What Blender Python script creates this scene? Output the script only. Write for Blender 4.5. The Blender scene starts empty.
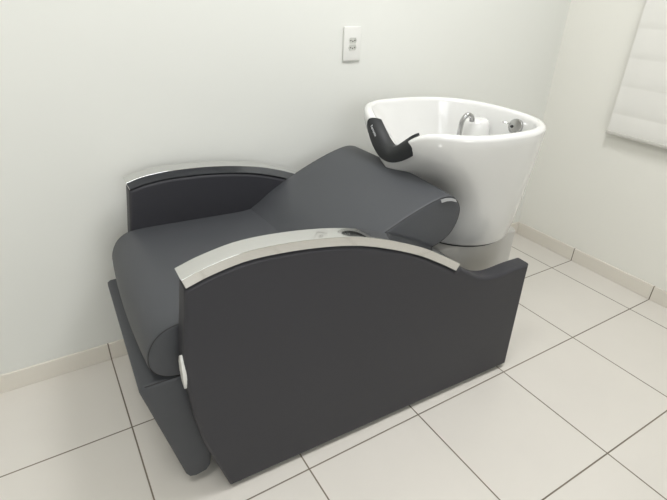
import bpy, bmesh, math, random
from mathutils import Vector, Matrix
random.seed(3)
scene = bpy.context.scene
C = scene.collection
PI = math.pi

# ------------------------------------------------------------------ materials
def srgb(r, g, b):
    f = lambda c: (c/255/12.92) if c/255 <= .04045 else ((c/255+.055)/1.055)**2.4
    return (f(r), f(g), f(b), 1)

def mat(name, col, rough=.5, metal=0., spec=.5, coat=0., bump=None, var=None):
    m = bpy.data.materials.new(name); m.use_nodes = True
    nt = m.node_tree; b = nt.nodes['Principled BSDF']
    b.inputs['Base Color'].default_value = col
    b.inputs['Roughness'].default_value = rough
    b.inputs['Metallic'].default_value = metal
    b.inputs['Specular IOR Level'].default_value = spec
    b.inputs['Coat Weight'].default_value = coat
    b.inputs['Coat Roughness'].default_value = .04
    tc = nt.nodes.new('ShaderNodeTexCoord')
    if var:
        sc, amt = var
        n = nt.nodes.new('ShaderNodeTexNoise'); n.inputs['Scale'].default_value = sc; n.inputs['Detail'].default_value = 4
        nt.links.new(tc.outputs['Object'], n.inputs['Vector'])
        mr = nt.nodes.new('ShaderNodeMapRange')
        mr.inputs['To Min'].default_value = 1-amt; mr.inputs['To Max'].default_value = 1+amt
        nt.links.new(n.outputs['Fac'], mr.inputs['Value'])
        mx = nt.nodes.new('ShaderNodeVectorMath'); mx.operation = 'SCALE'
        mx.inputs[0].default_value = col[:3]
        nt.links.new(mr.outputs['Result'], mx.inputs['Scale'])
        nt.links.new(mx.outputs['Vector'], b.inputs['Base Color'])
    if bump:
        sc, st, kind = bump
        if kind == 'voronoi':
            n = nt.nodes.new('ShaderNodeTexVoronoi'); out = 'Distance'
        else:
            n = nt.nodes.new('ShaderNodeTexNoise'); out = 'Fac'; n.inputs['Detail'].default_value = 5
        n.inputs['Scale'].default_value = sc
        nt.links.new(tc.outputs['Object'], n.inputs['Vector'])
        bp = nt.nodes.new('ShaderNodeBump'); bp.inputs['Strength'].default_value = st; bp.inputs['Distance'].default_value = .001
        nt.links.new(n.outputs[out], bp.inputs['Height'])
        nt.links.new(bp.outputs['Normal'], b.inputs['Normal'])
    return m

TILE = .45005
D0, Y1 = .18126, .40376          # offset of the first joints from the right wall / the back wall
BASE_H = .078

def tile_mat(name, tile_col, grout_col, use_x, use_y, rough, grout_w=.005):
    """ceramic tiles with grout lines on the room's tile grid (object coordinates = metres)"""
    m = bpy.data.materials.new(name); m.use_nodes = True
    nt = m.node_tree; b = nt.nodes['Principled BSDF']; L = nt.links
    tc = nt.nodes.new('ShaderNodeTexCoord'); sx = nt.nodes.new('ShaderNodeSeparateXYZ')
    L.new(tc.outputs['Object'], sx.inputs[0])
    def M(op, a, bb=None, c=None):
        n = nt.nodes.new('ShaderNodeMath'); n.operation = op
        for i, v in enumerate((a, bb, c)):
            if v is None: continue
            if isinstance(v, (int, float)): n.inputs[i].default_value = v
            else: L.new(v, n.inputs[i])
        return n.outputs[0]
    def dist(ax, off):
        t = M('DIVIDE', M('ADD', sx.outputs[ax], off), TILE)
        fr = M('FRACT', M('ADD', t, 100.5))
        return M('MULTIPLY', M('ABSOLUTE', M('SUBTRACT', fr, .5)), TILE), M('FLOOR', M('ADD', t, 100.))
    ds, ids = [], []
    for use, ax, off in ((use_x, 0, D0), (use_y, 1, Y1)):
        if use:
            d, i = dist(ax, off); ds.append(d); ids.append(i)
    d = ds[0] if len(ds) == 1 else M('MINIMUM', ds[0], ds[1])
    mr = nt.nodes.new('ShaderNodeMapRange'); mr.interpolation_type = 'SMOOTHSTEP'
    mr.inputs['From Min'].default_value = grout_w*.32; mr.inputs['From Max'].default_value = grout_w*.62
    L.new(d, mr.inputs['Value'])
    fac = mr.outputs['Result']
    # tile to tile variation and faint clouding
    wn = nt.nodes.new('ShaderNodeTexWhiteNoise'); wn.noise_dimensions = '2D'
    cx = nt.nodes.new('ShaderNodeCombineXYZ')
    L.new(ids[0], cx.inputs[0])
    if len(ids) > 1: L.new(ids[1], cx.inputs[1])
    L.new(cx.outputs[0], wn.inputs['Vector'])
    nz = nt.nodes.new('ShaderNodeTexNoise'); nz.inputs['Scale'].default_value = 5; nz.inputs['Detail'].default_value = 5
    L.new(tc.outputs['Object'], nz.inputs['Vector'])
    v = M('ADD', M('MULTIPLY', wn.outputs['Value'], .03), M('ADD', M('MULTIPLY', nz.outputs['Fac'], .07), .95))
    sc = nt.nodes.new('ShaderNodeVectorMath'); sc.operation = 'SCALE'; sc.inputs[0].default_value = tile_col[:3]
    L.new(v, sc.inputs['Scale'])
    # grout with its own dirt
    nz2 = nt.nodes.new('ShaderNodeTexNoise'); nz2.inputs['Scale'].default_value = 3.1
    L.new(tc.outputs['Object'], nz2.inputs['Vector'])
    g = nt.nodes.new('ShaderNodeVectorMath'); g.operation = 'SCALE'; g.inputs[0].default_value = grout_col[:3]
    L.new(M('ADD', M('MULTIPLY', nz2.outputs['Fac'], 1.0), .5), g.inputs['Scale'])
    mx = nt.nodes.new('ShaderNodeMix'); mx.data_type = 'RGBA'
    L.new(fac, mx.inputs[0]); L.new(g.outputs[0], mx.inputs[6]); L.new(sc.outputs[0], mx.inputs[7])
    L.new(mx.outputs[2], b.inputs['Base Color'])
    rr = nt.nodes.new('ShaderNodeMapRange'); rr.inputs['To Min'].default_value = .8; rr.inputs['To Max'].default_value = rough
    L.new(fac, rr.inputs['Value']); L.new(rr.outputs['Result'], b.inputs['Roughness'])
    b.inputs['Specular IOR Level'].default_value = .45
    bp = nt.nodes.new('ShaderNodeBump'); bp.inputs['Strength'].default_value = .5; bp.inputs['Distance'].default_value = .0015
    L.new(fac, bp.inputs['Height']); L.new(bp.outputs['Normal'], b.inputs['Normal'])
    return m

M_wall = mat('white_wall_paint', srgb(227, 228, 223), .75, spec=.25, bump=(160, .06, 'noise'))
M_wall_side = mat('brightened_wall_paint', srgb(235, 234, 227), .75, spec=.25, bump=(160, .06, 'noise'))  # right wall: extra brightness put into a lighter, warmer paint colour
M_wall_far = mat('white_wall_paint_room', srgb(222, 221, 216), .8, spec=.2)
M_ceil = mat('white_ceiling_paint', srgb(240, 239, 235), .9, spec=.1)
M_floor = tile_mat('cream_floor_tile', srgb(218, 214, 207), srgb(120, 111, 97), True, True, .28)
M_base_b = tile_mat('cream_skirting_tile', srgb(224, 219, 209), srgb(120, 111, 97), True, False, .35)
M_base_r = tile_mat('cream_skirting_tile_side', srgb(224, 219, 209), srgb(120, 111, 97), False, True, .35)
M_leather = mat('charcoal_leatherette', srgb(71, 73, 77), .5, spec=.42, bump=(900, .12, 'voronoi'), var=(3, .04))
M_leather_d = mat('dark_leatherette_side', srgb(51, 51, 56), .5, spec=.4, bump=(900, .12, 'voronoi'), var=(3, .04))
M_seam = mat('dark_seam_thread', srgb(34, 34, 36), .7)
M_chrome = mat('polished_chrome', (.70, .70, .69, 1), .07, metal=1)
M_chrome2 = mat('brushed_chrome_fittings', (.48, .48, .48, 1), .16, metal=1)
M_porc = mat('white_porcelain', srgb(225, 225, 223), .16, spec=.5, coat=.5)
M_rubber = mat('black_rubber', srgb(36, 38, 40), .45, spec=.4)
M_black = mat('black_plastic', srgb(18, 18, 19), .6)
M_ped = mat('grey_painted_pedestal', srgb(190, 188, 183), .4, spec=.4)
M_white_pl = mat('white_plastic', srgb(228, 228, 224), .35)
M_socket = mat('white_socket_insert', srgb(205, 206, 200), .4)
M_hole = mat('dark_socket_hole', srgb(105, 103, 98), .8)
M_print = mat('white_print', srgb(215, 217, 218), .6)
M_tag = mat('silver_tag', srgb(160, 161, 162), .45)
M_blind = mat('white_blind_fabric', srgb(229, 228, 223), .8, spec=.15, bump=(400, .1, 'noise'))
M_rail = mat('white_blind_rail', srgb(196, 194, 188), .45)

def emis(name, col, s):
    m = bpy.data.materials.new(name); m.use_nodes = True
    b = m.node_tree.nodes['Principled BSDF']
    b.inputs['Base Color'].default_value = (.8, .8, .8, 1)
    b.inputs['Emission Color'].default_value = col; b.inputs['Emission Strength'].default_value = s
    return m

# ------------------------------------------------------------------ helpers
def link(name, bm, m, parent=None, smooth=True, angle=40):
    bmesh.ops.recalc_face_normals(bm, faces=bm.faces)
    me = bpy.data.meshes.new(name); bm.to_mesh(me); bm.free()
    if m: me.materials.append(m)
    if smooth:
        for p in me.polygons: p.use_smooth = True
        try: me.set_sharp_from_angle(angle=math.radians(angle))
        except Exception: pass
    o = bpy.data.objects.new(name, me); C.objects.link(o)
    if parent: o.parent = parent
    return o

def tag(o, label, cat, group=None):
    o['label'] = label; o['category'] = cat
    if group: o['group'] = group
    return o

def struct(name, bm, m):
    o = link(name, bm, m, smooth=False); o['kind'] = 'structure'; return o

def empty(name, loc, rz=0):
    e = bpy.data.objects.new(name, None); C.objects.link(e)
    e.location = loc; e.rotation_euler = (0, 0, rz); e.empty_display_size = .1
    return e

def box(bm, x0, x1, y0, y1, z0, z1, bevel=0, seg=3):
    r = bmesh.ops.create_cube(bm, size=1)
    for v in r['verts']:
        v.co = Vector(((x0+x1)/2+v.co.x*(x1-x0), (y0+y1)/2+v.co.y*(y1-y0), (z0+z1)/2+v.co.z*(z1-z0)))
    if bevel:
        es = list({e for v in r['verts'] for e in v.link_edges})
        bmesh.ops.bevel(bm, geom=es, offset=bevel, segments=seg, profile=.5, affect='EDGES')
    return bm

def newbox(*a, **k): return box(bmesh.new(), *a, **k)

def catmull(pts, n=8, closed=True):
    out = []; N = len(pts)
    rng = range(N if closed else N-1)
    for i in rng:
        if closed: p0, p1, p2, p3 = (pts[(i+k-1) % N] for k in range(4))
        else:
            p0, p1, p2, p3 = pts[max(i-1, 0)], pts[i], pts[i+1], pts[min(i+2, N-1)]
        for k in range(n):
            t = k/n
            out.append(tuple(.5*((2*b)+(-a+c)*t+(2*a-5*b+4*c-d)*t*t+(-a+3*b-3*c+d)*t**3) for a, b, c, d in zip(p0, p1, p2, p3)))
    if not closed: out.append(tuple(pts[-1]))
    return out

def poly_normals(P):
    N = len(P); area = sum(P[i][0]*P[(i+1) % N][1]-P[(i+1) % N][0]*P[i][1] for i in range(N))
    sg = 1 if area > 0 else -1
    out = []
    for i in range(N):
        n = Vector((0, 0))
        es = []
        for a, b in ((P[i-1], P[i]), (P[i], P[(i+1) % N])):
            e = Vector((b[0]-a[0], b[1]-a[1]))
            if e.length > 1e-9: e.normalize()
            es.append(Vector((e.y, -e.x))*sg)
        n = es[0]+es[1]
        if n.length < 1e-6: n = es[0]
        n.normalize(); c = max(.45, n.dot(es[0]))
        out.append(n/c)
    return out

def flat(o):
    m = o.modifiers.new('weighted_normals', 'WEIGHTED_NORMAL'); m.keep_sharp = True; m.weight = 100

def rect_densify(P, step=.03):
    out = []
    N = len(P)
    for i in range(N):
        a, b = P[i], P[(i+1) % N]; L = math.hypot(b[0]-a[0], b[1]-a[1]); k = max(1, int(L/step))
        for j in range(k): out.append((a[0]+(b[0]-a[0])*j/k, a[1]+(b[1]-a[1])*j/k))
    return out

def prism(P, w0, w1, r, crown=0., segs=5, mid=8, bm=None):
    """closed (s,z) outline swept across w with rounded rims; crown bulges the skin a little in the middle"""
    bm = bm or bmesh.new()
    nrm = poly_normals(P)
    st = []
    for k in range(segs+1):
        a = k/segs*PI/2; st.append((w0+r*(1-math.cos(a)), r*(1-math.sin(a))))
    for k in range(1, mid): st.append((w0+r+(w1-w0-2*r)*k/mid, 0))
    st += [(w0+w1-w, i) for w, i in reversed(st[:segs+1])]
    rings = []
    for w, ins in st:
        u = (w-w0)/(w1-w0)*2-1; off = crown*(1-u*u)-ins
        rings.append([bm.verts.new((p[0]+n.x*off-S0, w-W0, p[1]+n.y*off)) for p, n in zip(P, nrm)])
    N = len(P)
    for A, B in zip(rings, rings[1:]):
        for i in range(N): bm.faces.new((A[i], A[(i+1) % N], B[(i+1) % N], B[i]))
    bm.faces.new(rings[0]); bm.faces.new(list(reversed(rings[-1])))
    return bm

def tube(bm, pts, r, seg=10, closed=False, cap=True):
    pts = [Vector(p) for p in pts]; N = len(pts); rings = []; up = None
    for i, p in enumerate(pts):
        a = pts[i-1] if (i > 0 or closed) else p
        b = pts[(i+1) % N] if (i < N-1 or closed) else p
        t = (b-a).normalized()
        if up is None: up = t.orthogonal().normalized()
        up = (up-t*up.dot(t)).normalized(); sd = t.cross(up)
        rr = r(i/(N-1)) if callable(r) else r
        rings.append([bm.verts.new(p+up*rr*math.cos(2*PI*k/seg)+sd*rr*math.sin(2*PI*k/seg)) for k in range(seg)])
    pr = list(zip(rings, rings[1:]))+([(rings[-1], rings[0])] if closed else [])
    for A, B in pr:
        for k in range(seg): bm.faces.new((A[k], A[(k+1) % seg], B[(k+1) % seg], B[k]))
    if cap and not closed:
        bm.faces.new(rings[0]); bm.faces.new(list(reversed(rings[-1])))
    return bm

def lathe(bm, prof, M=Matrix(), seg=28):
    """prof: list of (r, h) around local z, moved by matrix M"""
    rings = []
    for r, h in prof:
        if r < 1e-6: rings.append([bm.verts.new(M @ Vector((0, 0, h)))])
        else: rings.append([bm.verts.new(M @ Vector((r*math.cos(2*PI*k/seg), r*math.sin(2*PI*k/seg), h))) for k in range(seg)])
    for A, B in zip(rings, rings[1:]):
        for k in range(seg):
            k2 = (k+1) % seg
            if len(A) == 1: bm.faces.new((A[0], B[k2], B[k]))
            elif len(B) == 1: bm.faces.new((A[k], A[k2], B[0]))
            else: bm.faces.new((A[k], A[k2], B[k2], B[k]))
    return bm

def frame_to(loc, zdir):
    q = Vector(zdir).to_track_quat('Z', 'Y')
    return Matrix.Translation(loc) @ q.to_matrix().to_4x4()

# ------------------------------------------------------------------ room
FILL_POWER = 23
XL, YF, ZC = -4.3, -3.5, 2.75
TH = .12
struct('floor', newbox(XL-TH, TH, YF-TH, TH, -TH, 0), M_floor)
struct('ceiling', newbox(XL-TH, TH, YF-TH, TH, ZC, ZC+TH), M_ceil)
struct('wall_back', newbox(XL-TH, TH, 0, TH, 0, ZC), M_wall)
struct('wall_right', newbox(0, TH, YF-TH, 0, 0, ZC), M_wall_side)
struct('wall_left', newbox(XL-TH, XL, YF-TH, 0, 0, ZC), M_wall_far)
WX0, WX1, WZ0, WZ1 = -3.1, -1.6, .95, 2.25  # opening for the unseen window added to let in fill
bm = bmesh.new()
box(bm, XL, WX0, YF-TH, YF, 0, ZC); box(bm, WX1, 0, YF-TH, YF, 0, ZC)
box(bm, WX0, WX1, YF-TH, YF, 0, WZ0); box(bm, WX0, WX1, YF-TH, YF, WZ1, ZC)
struct('wall_front', bm, M_wall_far)
bm = bmesh.new()
for a in ((WX0, WX0+.05, WZ0, WZ1), (WX1-.05, WX1, WZ0, WZ1), (WX0+.05, WX1-.05, WZ0, WZ0+.05), (WX0+.05, WX1-.05, WZ1-.05, WZ1), ((WX0+WX1)/2-.03, (WX0+WX1)/2+.03, WZ0+.05, WZ1-.05)):
    box(bm, a[0], a[1], YF-.09, YF-.03, a[2], a[3])
struct('added_window_1', bm, M_white_pl)  # made-up window frame, out of view, around the fill light
# area light in the invented window, added as fill from behind the camera
l = bpy.data.lights.new('window_fill', 'AREA'); l.shape = 'RECTANGLE'; l.size = WX1-WX0; l.size_y = WZ1-WZ0
l.energy = FILL_POWER; l.color = (.95, .98, 1)
lo = bpy.data.objects.new('window_fill', l); C.objects.link(lo)
lo.location = ((WX0+WX1)/2, YF-TH-.05, (WZ0+WZ1)/2); lo.rotation_euler = (PI/2, 0, 0)
BT = .009
struct('baseboard_back', newbox(XL, 0, -BT, 0, 0, BASE_H, bevel=.0015, seg=1), M_base_b)
struct('baseboard_right', newbox(-BT, 0, YF, -BT, 0, BASE_H, bevel=.0015, seg=1), M_base_r)

# invented ceiling panels, unseen above the frame, added to light the room
M_diff = emis('fill_diffuser', (1, .985, .96, 1), 5)
def added_ceiling_light(x, y, sx, sy, power, col, label):
    t = empty('added_ceiling_light', (x, y, ZC)); tag(t, label, 'added ceiling light', 'added fill panels')
    f = bmesh.new()
    for a in ((-sx/2-.02, sx/2+.02, -sy/2-.02, -sy/2), (-sx/2-.02, sx/2+.02, sy/2, sy/2+.02),
              (-sx/2-.02, -sx/2, -sy/2, sy/2), (sx/2, sx/2+.02, -sy/2, sy/2)):
        box(f, *a, -.03, 0)
    link('frame', f, M_white_pl, t, smooth=False)
    link('diffuser', newbox(-sx/2, sx/2, -sy/2, sy/2, -.022, -.012), M_diff, t, smooth=False)
    l = bpy.data.lights.new('ceiling_fill', 'AREA'); l.shape = 'RECTANGLE'; l.size = sx; l.size_y = sy
    l.energy = power; l.color = col
    lo = bpy.data.objects.new('ceiling_fill', l); C.objects.link(lo); lo.parent = t; lo.location = (0, 0, -.034)
added_ceiling_light(-1.22, -1.1, .6, .6, 18, (.985, .99, 1), 'unseen added square white ceiling light panel nearest the right wall')
added_ceiling_light(-2.7, -1.25, .6, .6, 10, (1, .99, .965), 'unseen added square white ceiling light panel farther from the right wall')

# ------------------------------------------------------------------ wall outlet
t = empty('wall_outlet', (-1.330, 0, 1.155))
tag(t, 'white rectangular double power outlet on the back wall', 'outlet')
link('cover_plate', newbox(-.041, .041, -.010, 0, -.0635, .0635, bevel=.004), M_white_pl, t)
for zc in (.013, -.013):
    bm = bmesh.new()
    hexp = [(-.019, 0), (-.013, .0105), (.013, .0105), (.019, 0), (.013, -.0105), (-.013, -.0105)]
    A = [bm.verts.new((x, -.0095, z+zc)) for x, z in hexp]; B = [bm.verts.new((x, -.0122, z+zc)) for x, z in hexp]
    Ci = [bm.verts.new((x*.86, -.0122, z*.86+zc)) for x, z in hexp]; Di = [bm.verts.new((x*.84, -.0108, z*.84+zc)) for x, z in hexp]
    for P, Q in ((A, B), (B, Ci), (Ci, Di)):
        for i in range(6): bm.faces.new((P[i], P[(i+1) % 6], Q[(i+1) % 6], Q[i]))
    bm.faces.new(Di)
    s = link('socket', bm, M_socket, t, smooth=False)
    for hx, hz in ((-.0095, 0), (0, -.003), (.0095, 0)):
        h = bmesh.new(); lathe(h, [(0, 0), (.0028, 0), (.0028, .0012), (0, .0012)], frame_to((hx, -.0107, hz+zc), (0, -1, 0)), 12)
        link('pin_hole', h, M_hole, s)

# ------------------------------------------------------------------ window blind on the right wall
BL0, BL1, BZ0, BZ1 = -1.75, -.398, .755, 2.15
t = empty('window_blind', (0, (BL0+BL1)/2, BZ0))
tag(t, 'white banded roller blind hanging on the right wall', 'blind')
yc = (BL0+BL1)/2; hw = (BL1-BL0)/2
bm = bmesh.new()
# horizontal fabric bands, each billowing slightly over the next
nb = 11; bh = (BZ1-BZ0)/nb
prof = []
for i in range(nb):
    z = i*bh-.036 if i else 0
    prof += [(-.0378, z+.001), (-.0394, z+.010), (-.0406, z+bh*.28), (-.0398, z+bh*.55), (-.0380, z+bh*(.99 if i else .70))]
F = [bm.verts.new((x, -hw+.004, z)) for x, z in prof]; G = [bm.verts.new((x, hw-.004, z)) for x, z in prof]
F2 = [bm.verts.new((x+.004, -hw+.004, z)) for x, z in prof]; G2 = [bm.verts.new((x+.004, hw-.004, z)) for x, z in prof]
for i in range(len(prof)-1):
    bm.faces.new((F[i], F[i+1], G[i+1], G[i])); bm.faces.new((F2[i], G2[i], G2[i+1], F2[i+1]))
    bm.faces.new((F[i], F2[i], F2[i+1], F[i+1])); bm.faces.new((G[i], G[i+1], G2[i+1], G2[i]))
link('fabric', bm, M_blind, t, angle=70)
link('bottom_rail', newbox(-.046, -.024, -hw, hw, -.010, .006, bevel=.004), M_rail, t)
link('head_rail', newbox(-.075, 0, -hw, hw, BZ1-BZ0-.01, BZ1-BZ0+.07, bevel=.006), M_rail, t)

# ------------------------------------------------------------------ shampoo chair with basin
S0, W0 = .5, .368                                  # chair-local origin in the (s, w, z) frame used below
AX, AY = -2.222, -.798
RZ = math.atan2(-.03, 1)
ct, sn = math.cos(RZ), math.sin(RZ)
root = empty('shampoo_chair', (AX+S0*ct-W0*sn, AY+S0*sn+W0*ct, 0), RZ)
tag(root, 'charcoal upholstered salon shampoo chair with chrome arms and white basin at its head', 'shampoo chair')
def V(s, w, z): return Vector((s-S0, w-W0, z))

arm_top = catmull([(-.060, .772), (.009, .793), (.106, .808), (.236, .803), (.367, .784), (.48, .753), (.628, .692), (.735, .632), (.808, .586)], 5, False)
ARM_T = .027
def offset_line(P, d):
    out = []
    for i, p in enumerate(P):
        a, b = P[max(i-1, 0)], P[min(i+1, len(P)-1)]
        tx, tz = b[0]-a[0], b[1]-a[1]; L = math.hypot(tx, tz)
        out.append((p[0]+tz/L*d, p[1]-tx/L*d))
    return out
arm_bot = offset_line(arm_top, ARM_T)
panel_top = offset_line(arm_top, ARM_T+.003)
front = catmull([(-.0545, .742), (-.064, .664), (-.078, .554), (-.080, .439), (-.060, .245), (.000, .015)], 5, False)
tail = catmull([(1.162, .491), (1.083, .491), (1.012, .486), (.963, .489), (.912, .506), (.859, .538), (.819, .566)], 4, False)
panel_prof = front + [(.1+.08*i, .015) for i in range(13)] + [(1.172, .015)] + [(1.172-.012*i/8, .015+.483*i/8) for i in range(1, 8)] + tail \
    + list(reversed(panel_top))[:-1]
PW = .063
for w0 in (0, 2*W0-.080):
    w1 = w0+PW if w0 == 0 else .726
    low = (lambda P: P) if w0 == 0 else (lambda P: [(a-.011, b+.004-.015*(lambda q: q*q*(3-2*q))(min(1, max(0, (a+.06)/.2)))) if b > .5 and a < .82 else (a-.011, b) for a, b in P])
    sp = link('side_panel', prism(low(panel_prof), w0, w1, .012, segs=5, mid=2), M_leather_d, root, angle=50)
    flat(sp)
    cp = arm_top + list(reversed(arm_bot))
    ca = link('armrest_cap', prism(low(cp), w0-.001, w1-.003 if w0 == 0 else w1-.012, .0024, segs=2, mid=2), M_chrome, sp, angle=25)
    flat(ca)
    ca['label'] = 'curved polished chrome cap on top of the arm'
    # stitched seam a finger's width inside each outer edge of the front
    for s_ in (.035, 1.08):
        fb = bmesh.new(); lathe(fb, [(0, 0), (.016, 0), (.018, .004), (.018, .013), (.012, .018), (0, .018)], Matrix.Translation(V(s_, w0+PW/2, 0)), 20)
        link('foot', fb, M_black, sp)
    if w0 == 0:
        # white oval plate on the front edge of the near panel
        bm = bmesh.new(); fr = [p for p in front if .42 < p[1] < .56]
        n = 24; loop0, loop1 = [], []
        for k in range(n):
            a = 2*PI*k/n; w = .021+.0175*math.cos(a); z = .493+.054*math.sin(a)
            sf = min(fr, key=lambda p: abs(p[1]-z))[0]
            loop0.append(bm.verts.new(V(sf+.004, w, z))); loop1.append(bm.verts.new(V(sf-.006, w, z)))
        for k in range(n): bm.faces.new((loop0[k], loop0[(k+1) % n], loop1[(k+1) % n], loop1[k]))
        bm.faces.new(loop1); bm.faces.new(list(reversed(loop0)))
        link('oval_plate', bm, M_white_pl, sp, angle=30)

def smooth_prof(pts, n=6): return catmull(pts, n, True)

def piping(name, P, w, parent, r=.0014, inset=0.):
    nrm = poly_normals(P)
    bm = bmesh.new(); tube(bm, [V(p[0]-n.x*inset, w, p[1]-n.y*inset) for p, n in zip(P, nrm)], r, 6, closed=True)
    return link(name, bm, M_seam, parent)

# seat cushion: flat top, big bull-nose front
CW0, CW1 = .070, .666
seat_prof = smooth_prof([(.42, .595), (.30, .600), (.12, .604), (-.02, .607), (-.085, .603), (-.128, .580), (-.152, .538), (-.155, .495), (-.138, .463), (-.10, .443), (-.03, .436), (.15, .436), (.32, .436), (.42, .44)])
seat = link('seat_cushion', prism(seat_prof, CW0, CW1, .010, crown=.012, mid=10), M_leather, root, angle=60)
piping('seam', seat_prof, CW0+.003, seat, inset=.0024)
piping('seam', seat_prof, CW1-.003, seat, inset=.0024)
# backrest: reclined wedge with rounded head end
back_prof = smooth_prof([(.335, .590), (.385, .628), (.45, .672), (.56, .727), (.65, .765), (.72, .788), (.77, .797), (.81, .788), (.838, .755), (.842, .715), (.822, .668), (.78, .636), (.70, .610), (.58, .560), (.46, .490), (.37, .470), (.325, .52)])
back = link('backrest', prism(back_prof, CW0+.002, CW1-.002, .010, crown=.006, mid=10), M_leather, root, angle=60)
piping('seam', back_prof, CW0+.005, back, inset=.0024)
piping('seam', back_prof, CW1-.005, back, inset=.0024)
# leg rest hanging from the front of the seat
leg_prof = rect_densify([(-.189, .420), (-.188, .432), (-.178, .439), (-.02, .441), (.0, .30), (-.036, .056), (-.050, .038), (-.084, .032), (-.102, .038), (-.111, .054)], .03)
lg = link('leg_rest', prism(leg_prof, CW0, CW1-.008, .010, crown=0, mid=8), M_leather, root, angle=50)
sb = bmesh.new(); tube(sb, [V(x, CW0+.003, .4375+.0003*k) for k, x in enumerate((-.174, -.12, -.07, -.03))], .0014, 6)
link('seam', sb, M_seam, lg)
# dark carcass between the panels under the cushions
link('base_frame', newbox(.05-S0, .86-S0, PW-W0, PW+.61-W0, .05, .43), M_black, root, smooth=False)
# label sewn into the seam of the backrest
tg = bmesh.new()
tp = [(.750, .7925), (.770, .7945), (.790, .7915), (.812, .7835)]
A = [tg.verts.new(V(s, CW0-.001, z-.001)) for s, z in tp]; B = [tg.verts.new(V(s+.003, CW0-.003, z-.0105)) for s, z in tp]
A2 = [tg.verts.new(V(s, CW0+.001, z-.001)) for s, z in tp]; B2 = [tg.verts.new(V(s+.003, CW0-.001, z-.0105)) for s, z in tp]
for i in range(3):
    tg.faces.new((A[i], A[i+1], B[i+1], B[i])); tg.faces.new((A2[i], B2[i], B2[i+1], A2[i+1]))
    tg.faces.new((B[i], B[i+1], B2[i+1], B2[i])); tg.faces.new((A[i], A2[i], A2[i+1], A[i+1]))
tg.faces.new((A[0], B[0], B2[0], A2[0])); tg.faces.new((A[3], A2[3], B2[3], B[3]))
link('sewn_tag', tg, M_tag, back)['label'] = 'small silver fabric tag sewn into the side seam'

# ---- pedestal (rounded column carrying the basin)
def rrect(s0, s1, w0, w1, r, n=8):
    out = []
    for cs, cw, a0 in ((s1-r, w1-r, 0), (s0+r, w1-r, PI/2), (s0+r, w0+r, PI), (s1-r, w0+r, 1.5*PI)):
        for k in range(n+1):
            a = a0+PI/2*k/n; out.append((cs+r*math.cos(a), cw+r*math.sin(a)))
    return out
bm = bmesh.new(); rg = []
PR = rrect(.93, 1.345, .222, .514, .02)
for ins, z in ((0, .004), (0, .486), (.002, .491), (.006, .494)):
    rg.append([bm.verts.new(V(s-(1 if s > 1.1 else -1)*ins, w-(1 if w > .368 else -1)*ins, z)) for s, w in PR])
for A, B in zip(rg, rg[1:]):
    for i in range(len(A)): bm.faces.new((A[i], A[(i+1) % len(A)], B[(i+1) % len(A)], B[i]))
bm.faces.new(rg[0]); bm.faces.new(rg[-1])
link('pedestal', bm, M_ped, root)
bm = bmesh.new(); lathe(bm, [(0, .494), (.192, .494), (.192, .507), (0, .503)], Matrix.Translation(V(1.135, .368, 0)), 48)  # black disc standing in for the shadow gap under the bowl
link('shadow_gap_ring', bm, M_black, root)

# ---- basin
RS, RW, RB, RZT = 1.006, .368, .307, .967
AF, AB, NF, NB = .258, .321, 2.8, 2.55
def rim(th):
    c, s_ = math.cos(th), math.sin(th)
    e = 2/NB if c > 0 else 2/NF
    A = AB if c > 0 else AF
    sg = lambda x, p: math.copysign(abs(x)**p, x)
    return RS+A*sg(c, e), RW+RB*sg(s_, e)
def gdip(w): return math.exp(-(abs(w-RW)/.110)**1.65)
def crest(th, d=0., dz=0.):
    """point on the rim crest, moved outward by d and up by dz"""
    s, w = rim(th); a, b = rim(th-.03), rim(th+.03)
    n = Vector((b[1]-a[1], a[0]-b[0])); n.normalize()
    g = gdip(w) if s < RS else 0
    return (s+n.x*d, w+n.y*d, RZT-.022*(s-RS)-.116*g+dz)
BS, BR, BZ = 1.135, .203, .505
NT = 128
def ring_outer(h):
    out = []
    for i in range(NT):
        th = 2*PI*i/NT; s, w, z = crest(th, 0, -.017)
        fr = .5-.5*math.cos(th)                       # 1 at the neck, 0 at the back
        x = min(1, max(0, (h-.40)/.54)); b = fr**4
        q = (1-b)*h**.66+b*x*x*(3-2*x)
        bs, bw = BS+BR*math.cos(th), RW+BR*math.sin(th)
        out.append((bs+(s-bs)*q, bw+(w-bw)*q, BZ+(z-BZ)*h))
    return out
def ring_inner(h):
    out = []
    zf = .69
    for i in range(NT):
        th = 2*PI*i/NT; s, w, z = crest(th, -.034, -.017)
        fr = .5-.5*math.cos(th)
        e = .38+.75*fr**3
        q = h**e
        bs, bw = 1.09+.11*math.cos(th), RW+.13*math.sin(th)
        out.append((bs+(s-bs)*q, bw+(w-bw)*q, zf+(z-zf)*h))
    return out
rings = [[(BS+(p[0]-BS)*.93, RW+(p[1]-RW)*.93, BZ-.004) for p in ring_outer(0)]]
rings += [[(p[0], p[1], p[2]+(.0 if h > .03 else 0)) for p in ring_outer(h)] for h in (0, .02, .06, .12, .2, .3, .4, .5, .6, .7, .8, .88, .94, 1.)]
for a in (.25, .5, .75, 1., 1.25, 1.5, 1.75):
    A_ = a*PI/2
    rings.append([crest(2*PI*i/NT, -.017+.017*math.cos(A_), -.017+.017*math.sin(A_)) for i in range(NT)])
rings += [ring_inner(h) for h in (1., .94, .85, .72, .58, .44, .3, .18, .09, .03, 0)]
bm = bmesh.new()
RV = [[bm.verts.new(V(*p)) for p in r] for r in rings]
for A, B in zip(RV, RV[1:]):
    for i in range(NT): bm.faces.new((A[i], A[(i+1) % NT], B[(i+1) % NT], B[i]))
bm.faces.new(list(reversed(RV[0])))
cv = bm.verts.new(V(1.09, RW, .683))
for i in range(NT): bm.faces.new((RV[-1][i], RV[-1][(i+1) % NT], cv))
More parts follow.
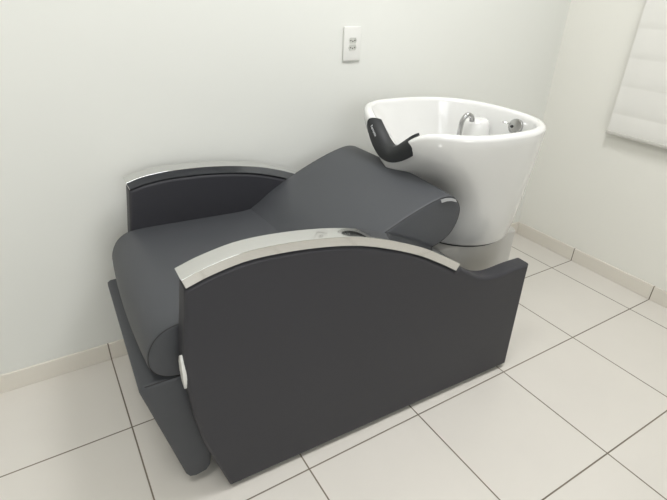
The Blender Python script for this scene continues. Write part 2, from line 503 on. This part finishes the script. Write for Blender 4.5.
# ceramic boss for the fittings on the far inside wall
lathe(bm, [(0, .905), (.030, .904), (.043, .899), (.050, .888), (.053, .86), (.058, .78), (.066, .69)], Matrix.Translation(V(1.222, .430, .014)), 32)
basin = link('basin', bm, M_porc, root, angle=60)
basin['label'] = 'glossy white oval shampoo basin with a dipped neck notch'
bm = bmesh.new(); lathe(bm, [(0, .004), (.022, .004), (.027, .002), (.028, -.004)], Matrix.Translation(V(1.09, RW, .686)), 28)
link('drain', bm, M_chrome2, basin)
# hooked chrome spout
bm = bmesh.new()
sp_ = catmull([V(1.120, .412, .70), V(1.120, .412, .80), V(1.121, .411, .895), V(1.127, .409, .926), V(1.140, .405, .941), V(1.154, .400, .938), V(1.161, .398, .926), V(1.161, .398, .916)], 6, False)
tube(bm, sp_, lambda u: .0092 if u < .8 else .0102, 14)
link('spout', bm, M_chrome2, basin)
# round mixer with a small lever on the back inside wall
KN = V(1.268, .276, .915); kd = Vector((-.93, -.25, .28)).normalized()
bm = bmesh.new(); lathe(bm, [(0, -.02), (.027, -.02), (.028, .006), (.025, .011), (.012, .013), (0, .013)], frame_to(KN, kd), 32)
mx = link('mixer_knob', bm, M_chrome2, root)
sdv = kd.cross(Vector((0, 0, 1))).normalized(); upv = sdv.cross(kd)
bm = bmesh.new(); lathe(bm, [(0, 0), (.0055, 0), (.0055, .003), (0, .003)], frame_to(KN+kd*.012+sdv*.0095-upv*.003, kd), 14)
link('dark_cap', bm, M_black, mx)
bm = bmesh.new(); tube(bm, [KN+kd*.01+sdv*.018+upv*.004, KN+kd*.018+sdv*.032+upv*.005, KN+kd*.02+sdv*.048+upv*.006], .0028, 8)
link('lever', bm, M_chrome2, mx)

# ---- rubber neck rest straddling the notch
def nr(u, v):
    """surface of the pad: u from the far end to the near end, v from the inner edge over the crest to the outer edge"""
    w = (.474+.030*v)*(1-u)+(.260-.024*v)*u + .005*math.sin(PI*v)*(1-u)**4 + .026*math.sin(PI*v)**1.3*u**5
    so = RS-AF*(1-abs((w-RW)/RB)**NF)**(1/NF)
    zi = .983-.106*gdip(w)+.004*u**3; zo = .828+(.078 if w > .366 else .052)*((w-.366)/.13)**2
    zo = min(zo, zi-.028)
    ph = v*PI/2
    return Vector((so+.040-.046*math.sin(ph), w, zo+(zi-zo)*math.cos(ph)**.45))
def nr_n(u, v):
    e = .01
    a = nr(min(1, u+e), v)-nr(max(0, u-e), v); b = nr(u, min(1-1e-6, v+e))-nr(u, max(0, v-e))
    n = a.cross(b).normalized()
    return n if n.z-n.x > 0 else -n
bm = bmesh.new(); NU, NC = 40, 17
P3 = [[nr(a/NU, min(b/(NC-1), 1-1e-6)) for b in range(NC)] for a in range(NU+1)]
N3 = [[nr_n(a/NU, min(b/(NC-1), 1-1e-6)) for b in range(NC)] for a in range(NU+1)]
top = [[bm.verts.new(V(*P3[a][b])) for b in range(NC)] for a in range(NU+1)]
bot = [[bm.verts.new(V(*(P3[a][b]-N3[a][b]*.009))) for b in range(NC)] for a in range(NU+1)]
for a in range(NU):
    for b in range(NC-1):
        bm.faces.new((top[a][b], top[a+1][b], top[a+1][b+1], top[a][b+1]))
        bm.faces.new((bot[a][b], bot[a][b+1], bot[a+1][b+1], bot[a+1][b]))
    bm.faces.new((top[a][0], bot[a][0], bot[a+1][0], top[a+1][0]))
    bm.faces.new((top[a][NC-1], top[a+1][NC-1], bot[a+1][NC-1], bot[a][NC-1]))
for b in range(NC-1):
    bm.faces.new((top[0][b], top[0][b+1], bot[0][b+1], bot[0][b])); bm.faces.new((top[NU][b], bot[NU][b], bot[NU][b+1], top[NU][b+1]))
neck = link('neck_rest', bm, M_rubber, root, angle=60)

# small white wordmark printed along the far half of the neck rest
def wordmark(name, text, m, parent, place, size):
    """flat text mesh wrapped by place(x, y) with x 0..1 along the word, y up the letters in units of word length"""
    cu = bpy.data.curves.new(name, 'FONT'); cu.body = text; cu.size = 1; cu.resolution_u = 2
    tmp = bpy.data.objects.new(name, cu); C.objects.link(tmp)
    bpy.context.view_layer.update()
    me = bpy.data.meshes.new_from_object(tmp.evaluated_get(bpy.context.evaluated_depsgraph_get()))
    C.objects.unlink(tmp); bpy.data.objects.remove(tmp); bpy.data.curves.remove(cu)
    wd = max(v.co.x for v in me.vertices)
    for v in me.vertices: v.co = place(v.co.x/wd, v.co.y/wd)
    me.materials.append(m)
    me.name = name
    o = bpy.data.objects.new(name, me); C.objects.link(o); o.parent = parent
    so = o.modifiers.new('solid', 'SOLIDIFY'); so.thickness = .0006; so.offset = 0
    return o
def place_neck(x, y):
    u, v = .09+.145*x, .78-y*.75
    return V(*(nr(u, v)+nr_n(u, v)*.0008))
wordmark('lettering', 'Ferrante', M_print, neck, place_neck, 1)

# ------------------------------------------------------------------ camera
cam = bpy.data.cameras.new('camera'); co = bpy.data.objects.new('camera', cam); C.objects.link(co)
yaw, pitch, roll = .5619, .5015, .0338
f = Vector((math.sin(yaw)*math.cos(pitch), math.cos(yaw)*math.cos(pitch), -math.sin(pitch)))
r = Vector((math.cos(yaw), -math.sin(yaw), 0)); u = r.cross(f)
r2 = r*math.cos(roll)+u*math.sin(roll); u2 = -r*math.sin(roll)+u*math.cos(roll)
co.matrix_world = Matrix(((r2.x, u2.x, -f.x, -2.4811), (r2.y, u2.y, -f.y, -1.7480), (r2.z, u2.z, -f.z, 1.3620), (0, 0, 0, 1)))
cam.sensor_fit = 'HORIZONTAL'; cam.sensor_width = 36; cam.lens = 485.07/667*36
cam.clip_start = .02
scene.camera = co

# ------------------------------------------------------------------ world and view
w = bpy.data.worlds.new('world'); scene.world = w; w.use_nodes = True
w.node_tree.nodes['Background'].inputs[0].default_value = (.8, .85, .9, 1)
w.node_tree.nodes['Background'].inputs[1].default_value = .15
vs = scene.view_settings
vs.view_transform = 'Standard'; vs.look = 'None'; vs.gamma = 1; vs.use_curve_mapping = False
vs.exposure = 0.21
